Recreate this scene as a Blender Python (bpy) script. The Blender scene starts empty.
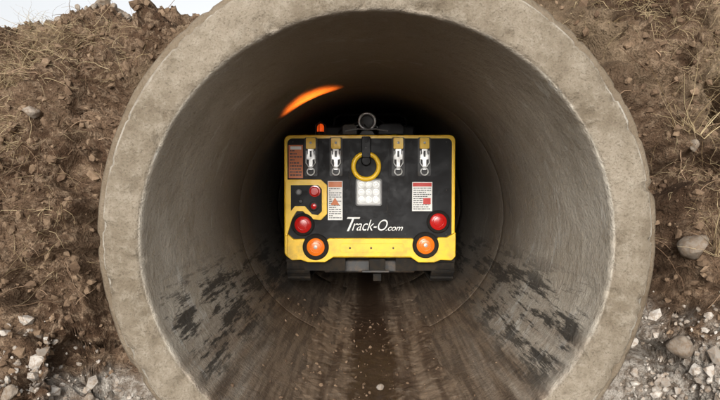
import bpy, bmesh, math, random
import numpy as np
from mathutils import Vector, Matrix
random.seed(7); rng=np.random.default_rng(7)
scene=bpy.context.scene
COL=scene.collection
ZC=1.2; R_OUT=1.49
AX=1.235; AZ=1.19; ZI=1.18          # slightly out-of-round bore
def floorz(x): return ZI-AZ*math.sqrt(max(0,1-(x/AX)**2))

# ---------------------------------------------------------------- helpers
def hash3(ix,iy,iz):
    with np.errstate(over='ignore'):
        h=(ix.astype(np.int64)*374761393+iy.astype(np.int64)*668265263+iz.astype(np.int64)*1440662683)&0xffffffff
        h=((h^(h>>13))*1274126177)&0xffffffff
        h=((h^(h>>16))*2246822519)&0xffffffff
        h=h^(h>>13)
    return (h&0xffffff)/float(0xffffff)
def vnoise(P):
    I=np.floor(P).astype(np.int64); f=P-I; u=f*f*f*(f*(f*6-15)+10)
    x,y,z=I[...,0],I[...,1],I[...,2]; ux,uy,uz=u[...,0],u[...,1],u[...,2]
    def L(a,b,t): return a+(b-a)*t
    return L(L(L(hash3(x,y,z),hash3(x+1,y,z),ux),L(hash3(x,y+1,z),hash3(x+1,y+1,z),ux),uy),
             L(L(hash3(x,y,z+1),hash3(x+1,y,z+1),ux),L(hash3(x,y+1,z+1),hash3(x+1,y+1,z+1),ux),uy),uz)
def fbm(P,scale,octv=4,seed=0,gain=.5):
    P=P*scale+seed*17.37; a=1;s=0;t=0
    for _ in range(octv):
        s=s+a*vnoise(P); t+=a; a*=gain; P=P*2.03+11.1
    return s/t*2-1
def ridged(P,scale,octv=3,seed=0):
    P=P*scale+seed*9.71; a=1;s=0;t=0
    for _ in range(octv):
        s=s+a*(1-np.abs(vnoise(P)*2-1)*1.6); t+=a; a*=.5; P=P*2.1+5.3
    return s/t
def sstep(a,b,x):
    t=np.clip((x-a)/(b-a),0,1); return t*t*(3-2*t)
def mesh_np(name,V,F,mat=None,smooth=True,attrs=None,parent=None):
    V=np.asarray(V,dtype=np.float32); F=np.asarray(F,dtype=np.int32)
    k=F.shape[1]; me=bpy.data.meshes.new(name)
    me.vertices.add(len(V)); me.vertices.foreach_set('co',V.ravel())
    me.loops.add(F.size); me.loops.foreach_set('vertex_index',F.ravel())
    me.polygons.add(len(F)); me.polygons.foreach_set('loop_start',np.arange(0,F.size,k,dtype=np.int32))
    me.polygons.foreach_set('use_smooth',np.full(len(F),smooth))
    me.update(calc_edges=True); me.validate()
    if attrs:
        for n,a in attrs.items():
            at=me.attributes.new(n,'FLOAT','POINT'); at.data.foreach_set('value',np.asarray(a,dtype=np.float32).ravel())
    ob=bpy.data.objects.new(name,me); COL.objects.link(ob)
    if mat: me.materials.append(mat)
    if parent: ob.parent=parent
    return ob

class NT:
    def __init__(s,name):
        s.m=bpy.data.materials.new(name); s.m.use_nodes=True; s.t=s.m.node_tree; s.n=s.t.nodes; s.l=s.t.links
        s.b=s.n['Principled BSDF']
        s.tc=s.n.new('ShaderNodeTexCoord')
    def link(s,a,b): s.l.new(a,b)
    def setin(s,sock,v):
        if isinstance(v,bpy.types.NodeSocket): s.l.new(v,sock)
        else:
            if isinstance(v,tuple) and len(v)==3 and sock.type=='RGBA': v=v+(1,)
            sock.default_value=v
    def mapping(s,scale=(1,1,1),loc=(0,0,0)):
        m=s.n.new('ShaderNodeMapping'); s.link(s.tc.outputs['Object'],m.inputs[0]); m.inputs['Scale'].default_value=scale; m.inputs['Location'].default_value=loc
        return m.outputs[0]
    def noise(s,scale,detail=3,rough=.6,vec=None,dist=0):
        n=s.n.new('ShaderNodeTexNoise'); n.inputs['Scale'].default_value=scale; n.inputs['Detail'].default_value=detail; n.inputs['Roughness'].default_value=rough; n.inputs['Distortion'].default_value=dist
        s.link(vec if vec else s.tc.outputs['Object'],n.inputs['Vector']); return n.outputs['Fac']
    def rng(s,v,a,b,c=0,d=1,smooth=True):
        n=s.n.new('ShaderNodeMapRange'); n.interpolation_type='SMOOTHSTEP' if smooth else 'LINEAR'
        s.setin(n.inputs[0],v)
        for i,x in enumerate((a,b,c,d)): n.inputs[i+1].default_value=x
        return n.outputs[0]
    def math(s,op,a,b=0,c=0):
        n=s.n.new('ShaderNodeMath'); n.operation=op; s.setin(n.inputs[0],a); s.setin(n.inputs[1],b)
        s.setin(n.inputs[2],c); return n.outputs[0]
    def mul(s,*a):
        o=a[0]
        for q in a[1:]: o=s.math('MULTIPLY',o,q)
        return o
    def mix(s,f,a,b,mode='MIX'):
        n=s.n.new('ShaderNodeMix'); n.data_type='RGBA'; n.blend_type=mode
        s.setin(n.inputs[0],f); s.setin(n.inputs[6],a); s.setin(n.inputs[7],b); return n.outputs[2]
    def attr(s,name):
        n=s.n.new('ShaderNodeAttribute'); n.attribute_name=name; return n.outputs['Fac']
    def xyz(s):
        n=s.n.new('ShaderNodeSeparateXYZ'); s.link(s.tc.outputs['Object'],n.inputs[0]); return n.outputs
    def bump(s,h,strength,dist,prev=None):
        n=s.n.new('ShaderNodeBump'); n.inputs['Strength'].default_value=strength; n.inputs['Distance'].default_value=dist
        s.setin(n.inputs['Height'],h)
        if prev: s.link(prev,n.inputs['Normal'])
        return n.outputs[0]
    def out(s,col,rough=.8,normal=None,metal=0,spec=None):
        s.setin(s.b.inputs['Base Color'],col); s.setin(s.b.inputs['Roughness'],rough); s.setin(s.b.inputs['Metallic'],metal)
        if normal: s.link(normal,s.b.inputs['Normal'])
        if spec is not None: s.b.inputs['Specular IOR Level'].default_value=spec
        return s.m

# ---------------------------------------------------------------- materials
def mat_soil():
    t=NT('soil'); g=t.attr('gravel'); dry=t.attr('dry'); dk=t.attr('damp_shade')
    n1=t.noise(2.6,3); n2=t.noise(19,4,.65); n3=t.noise(95,3,.7)
    c=t.mix(t.rng(n1,.35,.65),(.085,.050,.030),(.19,.125,.08))
    c=t.mix(t.rng(n2,.46,.68),c,(.30,.215,.145))
    c=t.mix(t.mul(t.rng(n3,.35,.58,1,0),.6),c,(.045,.027,.017))
    c=t.mix(t.mul(dry,.6),c,(.34,.26,.17))
    c=t.mix(t.mul(dk,.8),c,(.052,.030,.018))
    gc=t.mix(t.rng(n2,.38,.62),(.17,.135,.105),(.38,.345,.30))
    gc=t.mix(t.mul(t.rng(n3,.3,.5,1,0),.6),gc,(.12,.09,.065))
    gf=t.rng(t.math('ADD',g,t.mul(t.math('SUBTRACT',n1,.5),1.8)),.45,.9)
    c=t.mix(gf,c,gc)
    b=t.bump(n2,.9,.05); b=t.bump(n3,.8,.014,b)
    return t.out(c,.95,b,spec=.12)
def mat_stone(name,a,bc,dust):
    t=NT(name); k=t.attr('tint'); n=t.noise(40,3,.7)
    c=t.mix(k,a,bc); c=t.mix(t.mul(t.rng(n,.42,.62),.7),c,dust)
    return t.out(c,.92,t.bump(n,.6,.01),spec=.2)
def mat_pipe():
    t=NT('concrete'); x,y,z=t.xyz()
    zz=t.math('SUBTRACT',z,ZC); r=t.math('SQRT',t.math('ADD',t.mul(x,x),t.mul(zz,zz)))
    inner=t.rng(t.attr('bore'),.2,.8)
    n1=t.noise(1.8,4,.65); n2=t.noise(11,4,.72); n3=t.noise(85,3,.75)
    face=t.mix(t.rng(n1,.35,.65),(.165,.133,.094),(.255,.215,.163))
    face=t.mix(t.mul(t.rng(n2,.46,.66),.5),face,(.33,.29,.23))
    face=t.mix(t.mul(t.rng(n2,.30,.46,1,0),.5),face,(.11,.083,.057))
    wall=t.mix(t.rng(n1,.35,.65),(.44,.385,.31),(.58,.525,.44))
    wall=t.mix(t.mul(t.rng(n2,.5,.7),.35),wall,(.64,.59,.51))
    wall=t.mix(t.mul(t.rng(n2,.3,.45,1,0),.35),wall,(.27,.22,.165))
    ef=t.noise(1,4,.75,t.mapping((3.2,4.4,1.5),(.3,.8,2.2)))
    wall=t.mix(t.mul(t.rng(ef,.58,.66),.6),wall,(.72,.70,.64))
    c=t.mix(inner,face,wall)
    c=t.mix(t.mul(t.rng(n3,.32,.5,1,0),t.rng(inner,0,1,.6,.35)),c,(.10,.078,.055))
    c=t.mix(t.mul(t.rng(r,1.425,1.44),.5),c,(.14,.10,.062))
    st=t.noise(1,3,.65,t.mapping((7,.5,7)))
    st2=t.noise(1,4,.7,t.mapping((24,1.4,24)))
    # light falloff painted into the bore colour: darker deeper in, noisy edge
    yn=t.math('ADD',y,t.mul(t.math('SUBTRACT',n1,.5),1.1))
    depthshade=t.mul(t.rng(yn,.55,2.6),inner)
    c=t.mix(t.mul(depthshade,.88),c,(.045,.036,.028))
    zl=t.math('ADD',z,t.mul(t.math('SUBTRACT',st,.5),.9))
    dirt=t.mul(t.rng(zl,.22,.68,1,0),inner)
    dcol=t.mix(t.rng(st2,.4,.6),(.085,.052,.031),(.20,.14,.092))
    c=t.mix(t.mul(dirt,t.rng(yn,.6,3.5,.92,.6)),c,dcol)
    band=t.mul(t.rng(z,.22,.45),t.rng(z,.72,1.02,1,0),t.rng(y,.04,.22))
    sc=t.noise(1,5,.8,t.mapping((11,1.1,11),(3.1,.4,1.7)))
    blk=t.mul(band,t.rng(t.math('ADD',sc,t.mul(t.math('SUBTRACT',n1,.5),.5)),.47,.57),inner)
    c=t.mix(t.mul(blk,.88),c,(.024,.021,.018))
    cr=t.mul(t.rng(t.math('ADD',z,t.mul(n1,.6)),2.2,2.7),inner)
    c=t.mix(t.mul(cr,.6),c,(.15,.112,.077))
    rr=t.math('ADD',r,t.mul(t.math('SUBTRACT',n2,.5),.02))
    ring=t.mul(t.rng(rr,1.416,1.422),t.rng(rr,1.430,1.436,1,0))
    front=t.rng(y,.06,.1,1,0)
    c=t.mix(t.mul(ring,t.rng(t.noise(2.2,3,.7),.42,.56),front,.5),c,(.52,.49,.43))
    b=t.bump(n2,.6,.035); b=t.bump(n3,.8,.008,b)
    rough=t.mix(dirt,(.85,.85,.85),(.75,.75,.75))
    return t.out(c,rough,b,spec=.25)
def mat_mud():
    t=NT('mud'); x,y,z=t.xyz()
    st=t.noise(1,3,.65,t.mapping((9,.6,9))); n=t.noise(14,4,.7)
    wet=t.rng(t.math('ADD',t.math('ABSOLUTE',x),t.mul(t.math('SUBTRACT',n,.5),.4)),.12,.23,1,0)
    c=t.mix(t.rng(st,.38,.62),(.095,.060,.037),(.235,.168,.113)); c=t.mix(t.mul(t.rng(n,.5,.7),.6),c,(.29,.225,.165))
    c=t.mix(t.mul(wet,.9),c,(.055,.032,.019))
    return t.out(c,t.math('SUBTRACT',.85,t.mul(wet,.38)),t.bump(n,.6,.02),spec=.3)
def paint(name,col,rough=.4,dirt=.35,metal=0,dcol=(.16,.11,.07),emit=None,spec=None):
    t=NT(name); n=t.noise(7,4,.75); z=t.xyz()[2]
    f=t.mul(t.math('ADD',t.rng(n,.48,.75),t.mul(t.rng(z,.6,1.1,1,0),t.rng(n,.38,.6),1.2)),dirt)
    f=t.math('MINIMUM',f,1)
    m=t.out(t.mix(f,col,dcol),t.rng(n,.3,.7,rough-.08,rough+.15),None,metal,spec)
    if emit:
        t.b.inputs['Emission Color'].default_value=emit[0]+(1,); t.b.inputs['Emission Strength'].default_value=emit[1]
    return m
M_soil=mat_soil()
M_grav=mat_stone('gravel_stone',(.20,.17,.14),(.54,.50,.45),(.25,.185,.13))
M_clod=mat_stone('soil_clod',(.075,.045,.028),(.25,.175,.115),(.16,.105,.065))
M_rock=mat_stone('rock',(.20,.165,.13),(.30,.255,.21),(.17,.12,.08))
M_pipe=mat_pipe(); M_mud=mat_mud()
YEL=paint('yellow_paint',(.88,.54,.015),.38,.24)
BLK=paint('black_panel',(.007,.007,.008),.5,.22,dcol=(.03,.025,.02),spec=.2)
RUB=paint('rubber',(.012,.011,.010),.8,.4,dcol=(.04,.03,.02),spec=.2)
STL=paint('steel',(.5,.5,.49),.38,.25,metal=.7)
DST=paint('dark_steel',(.03,.03,.03),.5,.3,metal=.3)
GRY=paint('grey_plastic',(.16,.16,.16),.5,.1)
LGR=paint('lamp_reflector',(.50,.50,.48),.4,.1)
WHT=paint('white_label',(.78,.77,.73),.5,.10)
ORG=paint('orange_label',(.56,.16,.05),.5,.2)
REDL=paint('red_label',(.5,.03,.02),.5,.1)
INK=paint('label_ink',(.05,.05,.05),.5,0)
RED=paint('red_lens',(.45,.010,.008),.15,.05,emit=((.8,.02,.01),.04))
AMB=paint('amber_lens',(.75,.16,.01),.15,.03,emit=((1,.22,.02),.10))
LEDm=paint('led_lens',(.82,.83,.81),.12,.03,emit=((.9,.95,1),.08))
BCN=paint('beacon_lens',(.8,.10,.01),.2,.02,emit=((1,.10,.01),.6))

# ---------------------------------------------------------------- terrain
def spaced(lo,hi,step,far,growth=1.13):
    a=list(np.arange(lo,hi+1e-6,step)); d=step;x=hi
    up=[]
    while x<far: d*=growth; x+=d; up.append(x)
    dn=[]; d=step;x=lo
    while x>-far: d*=growth; x-=d; dn.append(x)
    return np.array(dn[::-1]+a+up)
xs=spaced(-2.6,2.6,.0115,220)
side=[(-220,-.5),(-5,-.48),(-1.3,-.38),(-.75,-.1),(-.28,.33),(.05,.78),(.20,1.35),(.38,1.95),(.80,None),(1.35,None),(3.5,None),(220,None)]
cent=[(-220,-.5),(-5,-.50),(-1.3,-.50),(-.75,-.50),(-.28,-.50),(.06,-.42),(.12,.9),(.20,1.9),(.60,None),(1.35,None),(3.5,None),(220,None)]
T=[0]
for a,b in zip(side[:-1],side[1:]):
    za=2.65 if a[1] is None else a[1]; zb=2.65 if b[1] is None else b[1]
    T.append(T[-1]+math.hypot(b[0]-a[0],zb-za))
T=np.array(T)
tf0,tf1=T[3],T[9]+.2
a=list(np.arange(tf0,tf1,.0115)); up=[];d=.0115;x=tf1
while x<T[-1]-1: d*=1.14;x+=d; up.append(min(x,T[-1]))
dn=[];d=.0115;x=tf0
while x>1: d*=1.14;x-=d; dn.append(max(x,0))
ts=np.array(dn[::-1]+a+up)
Xg,Tg=np.meshgrid(xs,ts)
topz=2.60+.9*sstep(.3,1.5,Xg)
def prof(P,which):
    if which==0: return np.interp(Tg,T,[p[0] for p in P])
    off=[(-.16 if i==8 else 0) for i in range(len(P))]
    zlo=np.interp(Tg,T,[0 if p[1] is None else p[1] for p in P])
    w=np.interp(Tg,T,[1 if p[1] is None else 0 for p in P])
    return zlo+w*topz+np.interp(Tg,T,off)
w=1-sstep(1.25,1.75,np.abs(Xg))
Yg=prof(side,0)*(1-w)+prof(cent,0)*w
Zg=prof(side,1)*(1-w)+prof(cent,1)*w
Yg=Yg-.25*sstep(1.6,2.3,Xg)*sstep(1.2,2.4,Zg)*(Tg<T[9]+1)
P=np.stack([Xg,Yg,Zg],-1)
dx=np.gradient(P,axis=1); dt=np.gradient(P,axis=0)
N=np.cross(dx,dt); N/=np.linalg.norm(N,axis=-1,keepdims=True)+1e-9
for _ in range(12):
    N[1:-1,1:-1]=(N[1:-1,1:-1]+N[:-2,1:-1]+N[2:,1:-1]+N[1:-1,:-2]+N[1:-1,2:])
    N/=np.linalg.norm(N,axis=-1,keepdims=True)+1e-9
near=np.exp(-(np.maximum(np.abs(Xg)-5,0)/8)**2)*np.exp(-(np.maximum(np.abs(Yg)-5,0)/8)**2)
Q=P.copy(); Q[...,2]*=1.5
wv=np.stack([fbm(P,2.5,2,61),fbm(P,2.5,2,62),fbm(P,2.5,2,63)],-1)*.18; Q=Q+wv
d=.22*fbm(Q,1.4,3,1)+.12*(ridged(Q,4.2,4,2)-.4)+.08*fbm(Q,11,4,3,.62)+.024*(ridged(Q,34,2,5)-.4)
pit=np.clip(fbm(Q,3.3,3,9)-.08,0,1)
ang=np.arctan2(P[...,2]-ZC,P[...,0])
rr0=np.hypot(P[...,0],P[...,2]-ZC)
gap=(1-sstep(1.55,1.80,rr0))*sstep(-.45,-.1,ang)*(1-sstep(.75,1.0,ang))   # washed-out gap beside the pipe on the right
gapL=(1-sstep(1.52,1.66,rr0))*(P[...,0]<0)*(1-sstep(.3,.6,np.abs(P[...,2]-.95)))
d-=.60*pit+.38*gap*(.6+.6*fbm(Q,4,2,88))+.2*gapL
d=d*near+ (1-near)*.4*fbm(P,.15,3,4)*sstep(10,40,np.hypot(Xg,Yg))
P=P+N*d[...,None]
rr=np.hypot(P[...,0],P[...,2]-ZC)
nb=1-sstep(1.51,1.64,rr)
ymin=.10+.05*fbm(P,6,2,6)
P[...,1]=np.where((nb>0)&(P[...,1]<.6),np.maximum(P[...,1],ymin*nb+P[...,1]*(1-nb)),P[...,1])
grav=(1-sstep(.35,.95,P[...,2]+.45*fbm(P,1.9,3,12)+.12*(Xg<0)))*np.where(Xg>0,1.0,.85)
dry=sstep(0.05,.5,fbm(P,1.1,3,21))*sstep(1.2,2.2,P[...,2])
damp_shade=np.maximum(sstep(-.05,.3,fbm(P,1.7,3,23))*sstep(.2,1.6,Xg)*sstep(.9,1.3,P[...,2]),.9*gap)  # dark soil patches on the right bank, plus shade painted into the gap
nr,nc=Xg.shape
idx=np.arange(nr*nc).reshape(nr,nc)
F=np.stack([idx[:-1,:-1],idx[:-1,1:],idx[1:,1:],idx[1:,:-1]],-1).reshape(-1,4)
V=P.reshape(-1,3)
rad=np.hypot(V[:,0],V[:,2]-ZC)
ins=(rad<1.40)&(V[:,1]>-.02)
keep=~(ins[F].any(axis=1))
gflat=grav.ravel()
mesh_np('ground',V,F[keep],M_soil,True,{'gravel':gflat,'dry':dry.ravel(),'damp_shade':damp_shade.ravel()})
VN=N.reshape(-1,3)

# ---------------------------------------------------------------- stones
def ico(sub):
    bm=bmesh.new(); bmesh.ops.create_icosphere(bm,subdivisions=sub,radius=1)
    v=np.array([x.co[:] for x in bm.verts]); f=np.array([[q.index for q in p.verts] for p in bm.faces]); bm.free(); return v,f
I1=ico(1); I2=ico(2); I3=ico(3)
def rotm():
    q=rng.normal(size=4); q/=np.linalg.norm(q); w_,x_,y_,z_=q
    return np.array([[1-2*(y_*y_+z_*z_),2*(x_*y_-z_*w_),2*(x_*z_+y_*w_)],[2*(x_*y_+z_*w_),1-2*(x_*x_+z_*z_),2*(y_*z_-x_*w_)],[2*(x_*z_-y_*w_),2*(y_*z_+x_*w_),1-2*(x_*x_+y_*y_)]])
def stones(name,pos,size,mat,base=I2,smooth=False,rough=.22,detail=0):
    Vs=[];Fs=[];Ts=[];o=0; bv,bf=base
    for p,s in zip(pos,size):
        v=bv.copy(); sd=rng.uniform(0,100)
        v=v*(1+rough*2*fbm(v,1.1,2,sd))[:,None]
        for _ in range(5):
            n=rng.normal(size=3); n/=np.linalg.norm(n); h=rng.uniform(.5,.85); dd=v@n-h
            v=v-np.clip(dd,0,None)[:,None]*n
        if detail: v=v*(1+detail*fbm(v,4,3,sd+3))[:,None]
        v=(v*rng.uniform([.7,.6,.45],[1.2,1,.8]))@rotm().T*s+p
        Vs.append(v);Fs.append(bf+o);o+=len(v);Ts.append(np.full(len(v),rng.uniform()))
    return mesh_np(name,np.concatenate(Vs),np.concatenate(Fs),mat,smooth,{'tint':np.concatenate(Ts)})
fine=(np.abs(V[:,0])<3.4)&(V[:,1]<2.2)&(V[:,1]>-1.6)&(rad>1.50)
vis=fine&(V[:,2]>-.35)
gi=np.where(vis&(gflat>.12))[0]
NGR=7500
wt=gflat[gi]**1.3; sel=rng.choice(gi,NGR,p=wt/wt.sum())
sz=.007+.020*rng.random(NGR)**2.2; big=rng.random(NGR)<.08; sz[big]=.02+.04*rng.random(big.sum())**1.5
ok=~((rad[sel]<1.54+sz)&(V[sel,1]<.16))
stones('gravel',V[sel][ok]+VN[sel][ok]*(sz[ok]*.25)[:,None],sz[ok],M_grav,I1,False)
ci=np.where(vis&(gflat<.7))[0]; sel=rng.choice(ci,4800)
sz=.006+.034*rng.random(4800)**2.6
ok=~((rad[sel]<1.54+sz)&(V[sel,1]<.16))
stones('soil_clods',V[sel][ok]+VN[sel][ok]*(sz[ok]*.15)[:,None],sz[ok],M_clod,I1,False,.35)
def snap(x,z):
    c=(np.abs(V[:,0]-x)<.03)&(np.abs(V[:,2]-z)<.03)&(V[:,1]<1.2)&(V[:,1]>-1.5)
    q=np.where(c)[0]
    if len(q)==0: return np.array([x,.2,z])
    return V[q[np.argmin(V[q,1])]]
rk=[(1.70,1.16,.10),(1.62,.62,.09),(1.85,.62,.07),(1.98,.95,.06),(-1.75,.5,.05),(-1.46,.36,.045),(-2.0,.7,.05),(1.72,.36,.07),(1.8,1.7,.045),(-1.9,1.9,.05),(2.05,.4,.09),(1.95,1.25,.07),(-1.34,.2,.05),(1.78,.85,.06)]
for (x_,z_,s_) in rk:
    stones('rock',[snap(x_,z_)],[s_],M_rock,I3,True,.2,.10)
tp=[];tsz=[]
for i in range(150):
    x_=rng.normal(-1.98,.2); hh=.20*math.exp(-((x_+1.98)/.25)**2); tp.append([x_,rng.uniform(1.1,1.5),2.56+hh*rng.random()+.02]); tsz.append(.025+.05*rng.random()**2)
stones('rubble_heap',np.array(tp),tsz,M_rock,I2,False)

# ---------------------------------------------------------------- pipe
NA=540; per=2.44; prf=[]
prf+= [(R_OUT,30.0,0),(R_OUT,4,0),(R_OUT,1.5,0),(R_OUT,.6,0),(R_OUT,.14,0),(R_OUT-.004,.080,0),(R_OUT-.018,.060,0),(1.46,.055,0),(1.437,.052,0),(1.430,.040,0),(1.427,.008,0),(1.419,.000,0),(1.38,-.002,0),(1.33,0,0),(1.28,0,0),(1.244,.001,0),(1.226,.003,0),(1.211,.010,.3),(1.202,.024,1)]
for yv in np.arange(.06,2.4,.06): prf.append((1.2,yv,1))
for k in range(1,12):
    j=k*per
    prf+=[(1.2,j-.014,1),(1.203,j-.006,1),(1.212,j-.004,1),(1.212,j+.004,1),(1.203,j+.006,1),(1.2,j+.014,1)]
    for q in np.linspace(j+.3,j+per-.3,5): prf.append((1.2,q,1))
prf.append((1.2,30.0,1))
prf=np.array(prf); th=np.linspace(0,2*np.pi,NA,endpoint=False)
rP=prf[:,0][:,None]*np.ones(NA); yP=prf[:,1][:,None]*np.ones(NA)
PP=np.stack([rP*np.cos(th),yP,ZC+rP*np.sin(th)],-1)
nn=fbm(PP,9,4,31); chip=np.clip(fbm(PP,15,3,33)-.18,0,1); n5=fbm(PP,2.5,3,35)
edge=((prf[:,1]<.07)&(prf[:,0]<1.47))[:,None]
yP=yP+np.where(edge,.007*nn+.010*n5,0)
lip=((prf[:,0]>1.2)&(prf[:,0]<1.25)&(prf[:,1]<.03))[:,None]; reb=((prf[:,0]>1.41)&(prf[:,0]<1.43)&(prf[:,1]<.03))[:,None]
sh=((prf[:,0]>1.45)&(prf[:,1]<.09))[:,None]
yP=yP+np.where(lip,.06*chip,0)+np.where(reb,.06*chip,0); rP=rP+np.where(lip,.03*chip,0)-np.where(reb,.04*chip,0)-np.where(sh,.05*chip,0)
rP=rP+.003*nn+np.where(reb|sh,.010*n5,0)
e=(1-sstep(1.20,1.36,prf[:,0]))[:,None]
sx_=1+e*(AX/1.2-1); sz_=1+e*(AZ/1.2-1)
PP=np.stack([rP*np.cos(th)*sx_,yP,ZC-e*(ZC-ZI)+rP*np.sin(th)*sz_],-1)
m=len(prf); idx=np.arange(m*NA).reshape(m,NA); nx=np.roll(idx,-1,1)
F=np.stack([idx[:-1],nx[:-1],nx[1:],idx[1:]],-1).reshape(-1,4)
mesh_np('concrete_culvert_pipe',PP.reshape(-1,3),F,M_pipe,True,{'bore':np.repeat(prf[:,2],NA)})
yy=np.linspace(0,2*np.pi,48,endpoint=False)
Vp=[[0,29.9,ZC]]+[[1.3*math.cos(q),29.9,ZC+1.3*math.sin(q)] for q in yy]
mesh_np('unseen_end_cap',Vp,[[0,1+i,1+(i+1)%48] for i in range(48)],M_soil)  # unseen cap, added to keep daylight out of the far end

# ---------------------------------------------------------------- mud on pipe floor
mx=np.linspace(-.82,.82,150); my=np.concatenate([np.linspace(-.0,4,330),np.linspace(4.1,29,60)])
MX,MY=np.meshgrid(mx,my); MZ0=ZI-AZ*np.sqrt(1-(MX/AX)**2)
S=np.stack([MX*3,MY*.5,MX*0],-1); S2=np.stack([MX,MY*.7,MX*0],-1)
h=.030*np.exp(-(MX/.42)**2)+.020*fbm(S,2.2,4,41)+.010*fbm(S2,16,3,43)-.012*np.exp(-((np.abs(MX)-.33)/.05)**2)-.05*sstep(.45,.8,np.abs(MX))
h=np.where(np.abs(MX)<.17,np.maximum(h*.5+.004,.008),h)
h=h-.03*(1-sstep(0,.12,MY))
V3=np.stack([MX,MY,MZ0+h],-1).reshape(-1,3); a_,b_=MX.shape; idx=np.arange(a_*b_).reshape(a_,b_)
F=np.stack([idx[:-1,:-1],idx[:-1,1:],idx[1:,1:],idx[1:,:-1]],-1).reshape(-1,4)
mesh_np('mud',V3,F,M_mud,True)
stones('pale_stone',[np.array([.05,1.02,.045])],[.034],M_grav,I2,False)
pb=[];ps=[]
for i in range(600):
    x_=rng.normal(0,.42)
    if abs(x_)>.85: continue
    s_=.003+.018*rng.random()**4; pb.append([x_,rng.uniform(.1,3.2),floorz(x_)+.022*math.exp(-(x_/.42)**2)+s_*.3]); ps.append(s_)
stones('pebbles',np.array(pb),ps,M_clod,I1,False)

# ---------------------------------------------------------------- dry vegetation and roots
def strands(name,starts,dirs,lens,rads,mat,bend=.35,grav=0,seg=7):
    Vs=[];Fs=[];Ts=[];o=0
    for p,dv,L_,r_ in zip(starts,dirs,lens,rads):
        p=np.array(p,float); dv=np.array(dv,float); dv/=np.linalg.norm(dv); st=L_/seg; tint=rng.random()
        for k in range(seg+1):
            a1=np.cross(dv,[.3,.5,.8]); a1/=np.linalg.norm(a1); a2=np.cross(dv,a1); rr_=r_*(1-.7*k/seg)
            for q in range(3):
                an=q*2.094; Vs.append(p+(a1*math.cos(an)+a2*math.sin(an))*rr_); Ts.append(tint)
            if k<seg:
                for q in range(3): Fs.append([o+q,o+(q+1)%3,o+3+(q+1)%3,o+3+q])
            o+=3; p=p+dv*st; dv=dv+rng.normal(size=3)*bend*.5+np.array([0,0,-grav]); dv/=np.linalg.norm(dv)
    return mesh_np(name,np.array(Vs),np.array(Fs),mat,True,{'tint':np.array(Ts)})
tt=NT('dry_grass'); M_gr=tt.out(tt.mix(tt.attr('tint'),(.15,.095,.045),(.54,.43,.26)),.8,spec=.2)
tt=NT('root_bark'); M_rt=tt.out(tt.mix(tt.attr('tint'),(.10,.055,.03),(.38,.26,.17)),.85,spec=.2)
def near_pts(cx,cz,sx,sz_,n):
    c=np.where(vis&(np.abs(V[:,0]-cx)<sx*2)&(np.abs(V[:,2]-cz)<sz_*2)&(rad>1.5))[0]
    wgt=np.exp(-((V[c,0]-cx)/sx)**2-((V[c,2]-cz)/sz_)**2); return rng.choice(c,n,p=wgt/wgt.sum())
st=[];dr=[];ln=[];rd=[]
for cx,cz,sx,sz_,n in [(-2.1,2.2,.22,.18,620),(-1.8,2.42,.3,.1,320),(-2.15,1.75,.2,.12,260),(1.6,2.55,.35,.18,420),(2.0,2.1,.2,.3,320),(-1.8,1.3,.2,.3,100),(-2.4,2.5,.3,.2,240),(1.9,1.5,.2,.2,150),(-1.5,2.2,.12,.15,120)]:
    for i in near_pts(cx,cz,sx,sz_,n):
        st.append(V[i]); q=rng.normal(size=3)*[.9,.3,.5]+VN[i]*.45+np.array([0,0,-.25]); dr.append(q); ln.append(rng.uniform(.05,.24)); rd.append(rng.uniform(.0008,.002))
strands('dry_grass',st,dr,ln,rd,M_gr,.45,.12)
st=[];dr=[];ln=[];rd=[]
for i in rng.choice(np.where(vis&(V[:,2]>.7)&(np.abs(V[:,0])>1.45))[0],360):
    st.append(V[i]-VN[i]*.01); dr.append(rng.normal(size=3)*[.8,.2,.7]+VN[i]*.5); ln.append(rng.uniform(.08,.42)); rd.append(rng.uniform(.0012,.0042))
strands('exposed_roots',st,dr,ln,rd,M_rt,.4,.1,9)
for (bx,bz,n) in [(1.88,1.12,6),(1.75,1.75,6),(2.1,.7,4)]:
    b0=snap(bx,bz); st=[];dr=[];ln=[];rd=[]
    for k in range(n):
        st.append(b0+rng.normal(size=3)*[.05,.01,.03]); dr.append([rng.normal()*.4,-.35-.2*rng.random(),1]); ln.append(rng.uniform(.3,.6)); rd.append(.0035)
        for _ in range(3):
            st.append(st[-1]); dr.append([rng.normal()*.9,-.4,.8]); ln.append(rng.uniform(.12,.3)); rd.append(.002)
    strands('bare_shrub',st,dr,ln,rd,M_gr,.22,0,10)

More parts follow.
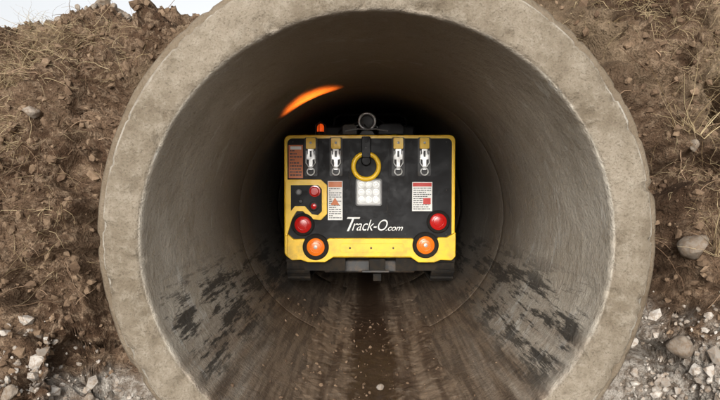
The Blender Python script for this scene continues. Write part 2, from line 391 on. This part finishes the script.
# ---------------------------------------------------------------- vehicle
veh=bpy.data.objects.new('tracked_utility_vehicle',None); COL.objects.link(veh)
U=1/96.7; Y0=3.0
def vx(u): return -.057+(u-365)*U          # rear-panel drawing units (1 unit = 10.3 mm)
def vz(v): return 1.495+(180-v)*U
def fin(bm,name,mat,bev=0,seg=2,smooth=True):
    bmesh.ops.recalc_face_normals(bm,faces=bm.faces)
    me=bpy.data.meshes.new(name); bm.to_mesh(me); bm.free(); me.materials.append(mat)
    for p in me.polygons: p.use_smooth=smooth
    ob=bpy.data.objects.new(name,me); COL.objects.link(ob); ob.parent=veh
    if bev:
        md=ob.modifiers.new('b','BEVEL'); md.width=bev; md.segments=seg; md.limit_method='ANGLE'; md.angle_limit=.7
    if smooth:
        try: me.set_sharp_from_angle(angle=.6)
        except Exception: pass
    return ob
def prism(name,pts,yf,dep,mat,bev=.004,seg=2,world=False):
    bm=bmesh.new(); P2=[(p if world else (vx(p[0]),vz(p[1]))) for p in pts]
    f=[bm.verts.new((p[0],yf,p[1])) for p in P2]; b=[bm.verts.new((p[0],yf+dep,p[1])) for p in P2]
    bm.faces.new(f); bm.faces.new(b[::-1]); n=len(f)
    for i in range(n): bm.faces.new((f[i],f[(i+1)%n],b[(i+1)%n],b[i]))
    return fin(bm,name,mat,bev,seg)
def rrect(x0,y0,x1,y1,r,n=5):
    o=[]
    for cx,cy,a0 in ((x1-r,y0+r,-90),(x1-r,y1-r,0),(x0+r,y1-r,90),(x0+r,y0+r,180)):
        for k in range(n+1):
            a=math.radians(a0+90*k/n); o.append((cx+r*math.cos(a),cy+r*math.sin(a)))
    return o
def box(name,x0,x1,y0,y1,z0,z1,mat,bev=.005):
    return prism(name,[(x0,z0),(x1,z0),(x1,z1),(x0,z1)],y0,y1-y0,mat,bev,world=True)
def lathe(name,u,v,prof,mat,n=40,axis='y',world=None,smooth=True):
    cx,cz=(vx(u),vz(v)) if world is None else (world[0],world[2]); cy=Y0 if world is None else world[1]
    bm=bmesh.new(); rings=[]
    for r,h in prof:
        rg=[]
        for k in range(n):
            a=2*math.pi*k/n
            if axis=='y': co=(cx+r*math.cos(a),cy-h,cz+r*math.sin(a))
            elif axis=='z': co=(cx+r*math.cos(a),cy+r*math.sin(a),cz+h)
            else: co=(cx+h,cy+r*math.cos(a),cz+r*math.sin(a))
            rg.append(bm.verts.new(co))
        rings.append(rg)
    for a,b in zip(rings[:-1],rings[1:]):
        for k in range(n): bm.faces.new((a[k],a[(k+1)%n],b[(k+1)%n],b[k]))
    bm.faces.new(rings[0]); bm.faces.new(rings[-1])
    return fin(bm,name,mat,0)
def tube(name,pts,r,mat,n=10,closed=False):
    cu=bpy.data.curves.new(name,'CURVE'); cu.dimensions='3D'; cu.bevel_depth=r; cu.bevel_resolution=3
    sp=cu.splines.new('POLY'); sp.points.add(len(pts)-1); sp.use_cyclic_u=closed
    for i,p in enumerate(pts): sp.points[i].co=(*p,1)
    ob=bpy.data.objects.new(name+'_c',cu); COL.objects.link(ob); dg=bpy.context.evaluated_depsgraph_get()
    me=bpy.data.meshes.new_from_object(ob.evaluated_get(dg)); me.name=name; bpy.data.objects.remove(ob)
    me.materials.clear(); me.materials.append(mat)
    for p in me.polygons: p.use_smooth=True
    o=bpy.data.objects.new(name,me); COL.objects.link(o); o.parent=veh; return o
def ring(name,u,v,R,r,mat,yf,a0=0,a1=360):
    n=48; pts=[(vx(u)+R*U*math.cos(math.radians(a0+(a1-a0)*k/n)),yf,vz(v)+R*U*math.sin(math.radians(a0+(a1-a0)*k/n))) for k in range(n+(0 if a1-a0==360 else 1))]
    return tube(name,pts,r*U,mat,closed=(a1-a0==360))
prism('rear_shell',rrect(284,135,455,258,6),Y0,.30,YEL,.01,3)
prism('rear_panel',rrect(287.5,138.5,451.5,241,5),Y0-.010,.02,BLK,.004)
prism('upper_body',rrect(288,139,451,222,5),Y0+.301,2.1,YEL,.02,3)
box('lower_hull',-.60,.58,Y0+.301,Y0+2.4,.62,1.0,BLK,.02)
box('engine_deck',-.55,.50,Y0+.45,Y0+2.2,vz(139)+.002,vz(121),BLK,.03)
bp=[(288,234),(294,239),(304,238.5),(308,241),(325,241),(329,238),(412,238),(416,241),(434,241),(438,237),(446,237),(455,232),(455,256),(451,260),(440,259.5),(434,262),(418,262),(410,256.5),(334,256.5),(325,262),(308,262),(301,259.5),(292,260),(287,256)]
prism('bumper',bp,Y0-.055,.10,YEL,.008,3)
prism('bumper_slot',rrect(340,243,404,252,3),Y0-.0575,.01,YEL,.002)
for i,u in enumerate((350,371,393)): lathe('bumper_bolt_%d'%i,u,247.5,[(.010,.05),(.010,.064),(.006,.067)],DST,12)
prism('control_pod_frame',[(286,179.5),(321,179.5),(327,185),(327,214),(321,220),(311,219),(303,211),(297,211),(292,219),(287,236),(285,236)],Y0-.028,.03,YEL,.004)
prism('control_pod_inset',[(291,185),(318,185),(322,189),(322,211),(318,215),(312,214),(305,206),(295,206),(291,211)],Y0-.032,.01,BLK,.002)
lathe('stop_button',315,191,[(5.6*U,.03),(5.6*U,.045),(4.5*U,.046),(4.5*U,.07),(3.6*U,.08)],RED,24)
lathe('key_switch',314,206,[(5*U,.03),(5*U,.04),(3.8*U,.05),(3*U,.052)],DST,24)
lathe('key_switch_lens',314,206,[(3*U,.05),(2.6*U,.058),(1.2*U,.062)],RED,20)
lathe('pod_knob',299,192,[(3*U,.03),(3*U,.045),(2*U,.055)],GRY,16)
lathe('pod_knob_2',301,201,[(2.2*U,.03),(2.2*U,.045),(1.6*U,.05)],DST,16)
for i,(u,v) in enumerate(((303,224.5),(438,221.5))):
    lathe('tail_lamp_bezel_%d'%i,u,v,[(11.5*U,.005),(11.5*U,.03),(10.5*U,.038),(8.6*U,.036),(8.4*U,.03)],RUB)
    lathe('tail_lamp_lens_%d'%i,u,v,[(8.5*U,.025),(8.3*U,.036),(6.5*U,.045),(3.5*U,.049),(.6*U,.05)],RED)
    ring('tail_lamp_ridge_%d'%i,u,v,5.2,.35,RED,Y0-.049)
for i,(u,v) in enumerate(((316,246.5),(425,244.5))):
    lathe('indicator_bezel_%d'%i,u,v,[(13*U,.03),(13*U,.072),(12*U,.080),(9*U,.076),(8.8*U,.066)],RUB)
    lathe('indicator_lens_%d'%i,u,v,[(9*U,.06),(8.8*U,.074),(7*U,.084),(4*U,.089),(.6*U,.09)],AMB)
    ring('indicator_ridge_%d'%i,u,v,5.4,.4,AMB,Y0-.088)
    lathe('indicator_core_%d'%i,u,v,[(2.0*U,.08),(1.9*U,.092),(.9*U,.094)],STL,20)
for i,u in enumerate((311,336,398,424)):
    prism('latch_tab_%d'%i,rrect(u-4.8,138,u+4.8,149,1.2),Y0-.030,.022,YEL,.003)
    lathe('latch_pin_%d'%i,u,143,[(.012,.028),(.012,.042),(.006,.045)],STL,16)
    prism('latch_plate_%d'%i,[(u-3,149),(u+3,149),(u+3,154),(u+5,156),(u+5,159),(u+2,160),(u+2,170),(u-2,170),(u-2,160),(u-5,159),(u-5,156),(u-3,154)],Y0-.036,.022,STL,.003)
    tube('latch_bail_%d'%i,[(vx(u-4.2),Y0-.045,vz(151)),(vx(u-4.6),Y0-.05,vz(163)),(vx(u-2),Y0-.05,vz(167)),(vx(u+2),Y0-.05,vz(167)),(vx(u+4.6),Y0-.05,vz(163)),(vx(u+4.2),Y0-.045,vz(151))],.006,STL)
    ring('latch_ring_%d'%i,u,171.5,3.6,.8,STL,Y0-.035)
    prism('latch_slot_%d'%i,[(u-1,151),(u+1,151),(u+1,157),(u-1,157)],Y0-.0375,.003,INK,0)
    prism('latch_back_%d'%i,rrect(u-6.5,137.6,u+6.5,176,1.5),Y0-.014,.004,DST,.001)
ring('tow_ring',366,166.5,12.6,2.4,YEL,Y0-.06)
lathe('tow_ring_hub',366,161,[(5*U,.01),(5*U,.05),(4*U,.06),(2*U,.062)],BLK,28)
prism('tow_ring_bracket',rrect(361.5,137,370.5,158,2),Y0-.085,.075,BLK,.006)
for i,v in enumerate((142,148)): lathe('bracket_bolt_%d'%i,366,v,[(.011,.08),(.011,.094),(.007,.097)],DST,6)
prism('work_lamp_body',rrect(355.5,178.5,382,206,2.5),Y0-.045,.04,GRY,.006)
prism('work_lamp_face',rrect(357.2,180.2,380.3,204.3,1.5),Y0-.048,.006,LGR,.001)
for i in range(3):
    for j in range(3):
        lathe('work_lamp_led_%d%d'%(i,j),361.5+i*7.2,184.9+j*7.3,[(3.3*U,.04),(3.3*U,.051),(2.9*U,.0515),(2.6*U,.049),(1.6*U,.053),(.4*U,.055)],LEDm,16)
def label(name,x0,y0,x1,y1,mat,head=None,hh=0,rows=8,ink=INK):
    prism(name,[(x0,y0),(x1,y0),(x1,y1),(x0,y1)],Y0-.0125,.003,mat,0)
    if head: prism(name+'_header',[(x0+.6,y0+.6),(x1-.6,y0+.6),(x1-.6,y0+hh),(x0+.6,y0+hh)],Y0-.0145,.0015,head,0)
    yv=y0+hh+1.2; st_=(y1-yv-.6)/rows
    for k in range(rows):
        a=x0+1.2
        while a<x1-2.2:
            e=min(a+.9+random.random()*2.4,x1-1.1)
            prism(name+'_word',[(a,yv+k*st_),(e,yv+k*st_),(e,yv+k*st_+st_*.42),(a,yv+k*st_+st_*.42)],Y0-.0143,.0012,ink,0)
            a=e+.5
            if random.random()<.12: break
label('serial_label',288.8,145,303,178,ORG,None,4,9,INK)
prism('serial_label_border',[(290.5,146.5),(301.5,146.5),(301.5,149.5),(290.5,149.5)],Y0-.0146,.001,WHT,0)
label('warning_label',327.8,181,342.5,220,WHT,ORG,6,15,INK)
prism('warning_pictogram',[(330.5,205),(335,197.5),(339.5,205)],Y0-.0152,.001,ORG,0)
label('instruction_label',412,182,432,211,WHT,REDL,4.5,11,INK)
prism('instruction_label_box',[(423,198),(430.5,198),(430.5,204),(423,204)],Y0-.0152,.001,REDL,0)
def text(name,s,u,v,size,shear,mat,ex=.0015,sx=1,off=0):
    cu=bpy.data.curves.new(name,'FONT'); cu.body=s; cu.size=size; cu.shear=shear; cu.extrude=ex; cu.offset=off; cu.space_character=.95
    ob=bpy.data.objects.new(name+'_t',cu); COL.objects.link(ob); dg=bpy.context.evaluated_depsgraph_get()
    me=bpy.data.meshes.new_from_object(ob.evaluated_get(dg)); bpy.data.objects.remove(ob)
    me.transform(Matrix.Translation((vx(u),Y0-.0135,vz(v)))@Matrix.Rotation(math.radians(90),4,'X')@Matrix.Scale(sx,4,(1,0,0)))
    me.name=name; me.materials.clear(); me.materials.append(mat)
    o=bpy.data.objects.new(name,me); COL.objects.link(o); o.parent=veh
text('lettering_initial','T',341,231.2,.215,.4,WHT,sx=1.08,off=-.0008)
text('lettering','rack-O',351,230.5,.165,.4,WHT,sx=.80,off=-.0008)
text('lettering_suffix','.com',385,230.5,.085,.4,WHT,sx=1.1,off=0)
for i,(u,v) in enumerate([(293,142),(323,142),(349,142),(383,142),(411,142),(446,142),(446,165),(446,190),(446,234),(347,190),(390,214),(347,212),(405,234),(395,190)]):
    lathe('panel_screw_%d'%i,u,v,[(.007,.008),(.007,.014),(.004,.016)],DST,10)
tube('panel_seam',[(vx(u),Y0-.011,vz(v)) for u,v in ((349,140),(349,176),(353,212),(387,212),(389,176),(389,140))],.002,DST)
ring('deck_lamp_rim',367,121,8.0,1.4,STL,Y0+.05)
lathe('deck_lamp_body',0,0,[(7.6*U,-.12),(7.6*U,.0),(6.2*U,.0),(5.8*U,-.03),(2*U,-.035)],DST,32,world=(vx(367),Y0+.05,vz(121)))
prism('deck_lamp_bracket',[(359,134.5),(375,134.5),(372,130),(362,130)],Y0+.06,.06,DST,.004)
prism('winch_housing',[(342,134.5),(357,134.5),(357,126),(354,124),(345,124),(342,126)],Y0+.03,.2,DST,.008)
prism('winch_drum_cover',[(378,134.5),(404,134.5),(404,126),(400,123),(382,123),(378,126)],Y0+.03,.3,BLK,.01)
tube('winch_fairlead',[(vx(345),Y0+.025,vz(131)),(vx(358),Y0+.02,vz(129)),(vx(376),Y0+.02,vz(129)),(vx(388),Y0+.025,vz(131))],.008,GRY)
tube('guard_rail',[(vx(330),Y0+.55,vz(135)),(vx(332),Y0+.55,vz(113)),(vx(338),Y0+.55,vz(109)),(vx(402),Y0+.55,vz(109)),(vx(409),Y0+.55,vz(113)),(vx(411),Y0+.55,vz(135))],.014,RUB)
for j in range(3):
    tube('hose_%d'%j,[(vx(338+k*2.6+j*10),Y0+.10+.03*j+.02*math.sin(k),vz(133-j*2-11*math.sin(math.pi*k/14)-1.5*math.sin(k*.9+j))) for k in range(15)],.009,GRY if j==1 else RUB)
bx,bz=vx(320),vz(135)
lathe('beacon_base',0,0,[(.05,0),(.05,.03),(.04,.04)],RUB,24,'z',(bx,Y0+.10,bz))
lathe('beacon_lens',0,0,[(.036,.04),(.038,.06),(.034,.10),(.02,.12),(.005,.125)],BCN,24,'z',(bx,Y0+.10,bz))
for k in range(6):
    a=k*math.pi/3+.3
    tube('beacon_guard_%d'%k,[(bx+.055*math.cos(a),Y0+.10+.055*math.sin(a),bz),(bx+.055*math.cos(a),Y0+.10+.055*math.sin(a),bz+.11),(bx,Y0+.10,bz+.15)],.004,DST)
box('hitch_receiver',vx(369),vx(385),Y0-.04,Y0+.5,vz(271),vz(259),RUB,.005)
box('hitch_plate',vx(362),vx(389),Y0-.06,Y0-.03,vz(272.0),vz(270),DST,.003)
box('hitch_drawbar',vx(373),vx(381),Y0-.10,Y0-.03,vz(280),vz(273),RUB,.004)
prism('mud_flap',[(300,262),(345,258),(345,272),(304,272)],Y0+.06,.012,RUB,.002)
prism('mud_flap_2',[(396,258),(440,262),(436,272),(396,272)],Y0+.06,.012,RUB,.002)
box('belly_plate',-.5,.48,Y0+.2,Y0+2.2,.5,.64,DST,.02)
for sgn in (-1,1):
    x0,x1=(.64,.88); xa,xb=(sgn*x0,sgn*x1) if sgn>0 else (-x1,-x0)
    zb,zt=.425,.86; R=(zt-zb)/2; ya,yb=Y0+.06+R,Y0+2.4-R; zc=(zb+zt)/2
    def loop(R_):
        o=[]
        for k in range(13): a=math.radians(90+180*k/12); o.append((ya+R_*math.cos(a),zc+R_*math.sin(a)))
        for k in range(13): a=math.radians(-90+180*k/12); o.append((yb+R_*math.cos(a),zc+R_*math.sin(a)))
        return o
    bm=bmesh.new(); A=loop(R);B=loop(R-.03); n=len(A)
    va=[[bm.verts.new((X,p[0],p[1])) for p in L_] for L_ in (A,B) for X in (xa,xb)]
    for k in range(n):
        j=(k+1)%n
        for q,w_ in ((0,1),(1,3),(3,2),(2,0)): bm.faces.new((va[q][k],va[q][j],va[w_][j],va[w_][k]))
    fin(bm,'track_belt_%s'%('l' if sgn<0 else 'r'),RUB,0)
    bm=bmesh.new(); per_=2*(yb-ya)+2*math.pi*R; nl=44
    for k in range(nl):
        s=k*per_/nl
        if s<yb-ya: y_,z_,a=ya+s,zb,-math.pi/2
        elif s<yb-ya+math.pi*R: a=-math.pi/2+(s-(yb-ya))/R; y_,z_=yb+R*math.cos(a),zc+R*math.sin(a)
        elif s<2*(yb-ya)+math.pi*R: y_,z_,a=yb-(s-(yb-ya)-math.pi*R),zt,math.pi/2
        else: a=math.pi/2+(s-2*(yb-ya)-math.pi*R)/R; y_,z_=ya+R*math.cos(a),zc+R*math.sin(a)
        M=Matrix.Translation(((xa+xb)/2,y_,z_))@Matrix.Rotation(a,4,'X')@Matrix.Diagonal((x1-x0+.004,.04,.04,1))
        bmesh.ops.create_cube(bm,size=1,matrix=M)
    fin(bm,'track_lugs_%s'%('l' if sgn<0 else 'r'),RUB,.004,1)
    for k in range(6):
        yw=ya+(yb-ya)*k/5; rw=R-.035 if k in (0,5) else R*.55
        zw=zc if k in (0,5) else zb+.035+rw
        lathe('track_wheel_%s%d'%('l' if sgn<0 else 'r',k),0,0,[(rw*.3,-.09),(rw,-.085),(rw,.085),(rw*.3,.09)],YEL if k in(0,5) else DST,28,'x',((xa+xb)/2,yw,zw))
    box('track_frame_%s'%('l' if sgn<0 else 'r'),(xa+xb)/2-.05,(xa+xb)/2+.05,ya,yb,zc-.04,zc+.04,DST,.01)
# beacon beam: narrow amber fan thrown back and up onto the crown
sd=bpy.data.lights.new('beacon_beam','SPOT'); sd.color=(1,.17,.015); sd.energy=280; sd.spot_size=math.radians(62); sd.spot_blend=1.0; sd.shadow_soft_size=.02
so=bpy.data.objects.new('beacon_beam',sd); COL.objects.link(so); so.parent=veh
src=Vector((bx+.02,Y0-.12,bz+.10)); tgt=Vector((-.56,2.20,2.25))
fw=(tgt-src).normalized(); zax=-fw
tang=Vector((.54,0,.28)).normalized(); xax=(tang-tang.dot(zax)*zax).normalized(); yax=zax.cross(xax)
Mx=Matrix((xax,yax,zax)).transposed().to_4x4(); so.matrix_world=Matrix.Translation(src)@Mx@Matrix.Diagonal((1,.15,1,1))

# ---------------------------------------------------------------- sky, sun, camera
EL=15
wd=bpy.data.worlds.new('World'); scene.world=wd; wd.use_nodes=True; nt=wd.node_tree
bg=nt.nodes['Background']; sk=nt.nodes.new('ShaderNodeTexSky'); sk.sky_type='NISHITA'; sk.sun_disc=False
sk.sun_elevation=math.radians(EL); sk.sun_rotation=math.radians(186); sk.air_density=1.0; sk.dust_density=4
hs=nt.nodes.new('ShaderNodeHueSaturation'); hs.inputs['Saturation'].default_value=.12; hs.inputs['Value'].default_value=1.75
nt.links.new(sk.outputs[0],hs.inputs['Color']); nt.links.new(hs.outputs[0],bg.inputs['Color']); bg.inputs['Strength'].default_value=.15
sl=bpy.data.lights.new('sun','SUN'); sl.energy=1.15; sl.angle=math.radians(20); sl.color=(1,.94,.85)
s_=bpy.data.objects.new('sun',sl); COL.objects.link(s_)
az=math.radians(6); dirv=Vector((math.sin(az)*math.cos(math.radians(EL)),math.cos(az)*math.cos(math.radians(EL)),-math.sin(math.radians(EL))))
s_.rotation_euler=dirv.to_track_quat('-Z','Y').to_euler()
cd=bpy.data.cameras.new('camera'); cd.lens=29; cd.sensor_width=36; cd.clip_end=1000; cd.clip_start=.05
cam=bpy.data.objects.new('camera',cd); COL.objects.link(cam); cam.location=(-.057,-3.0,1.495); cam.rotation_euler=(math.radians(90-1.97),0,math.radians(.5))
scene.camera=cam
scene.view_settings.view_transform='Standard'; scene.view_settings.look='None'; scene.view_settings.exposure=0
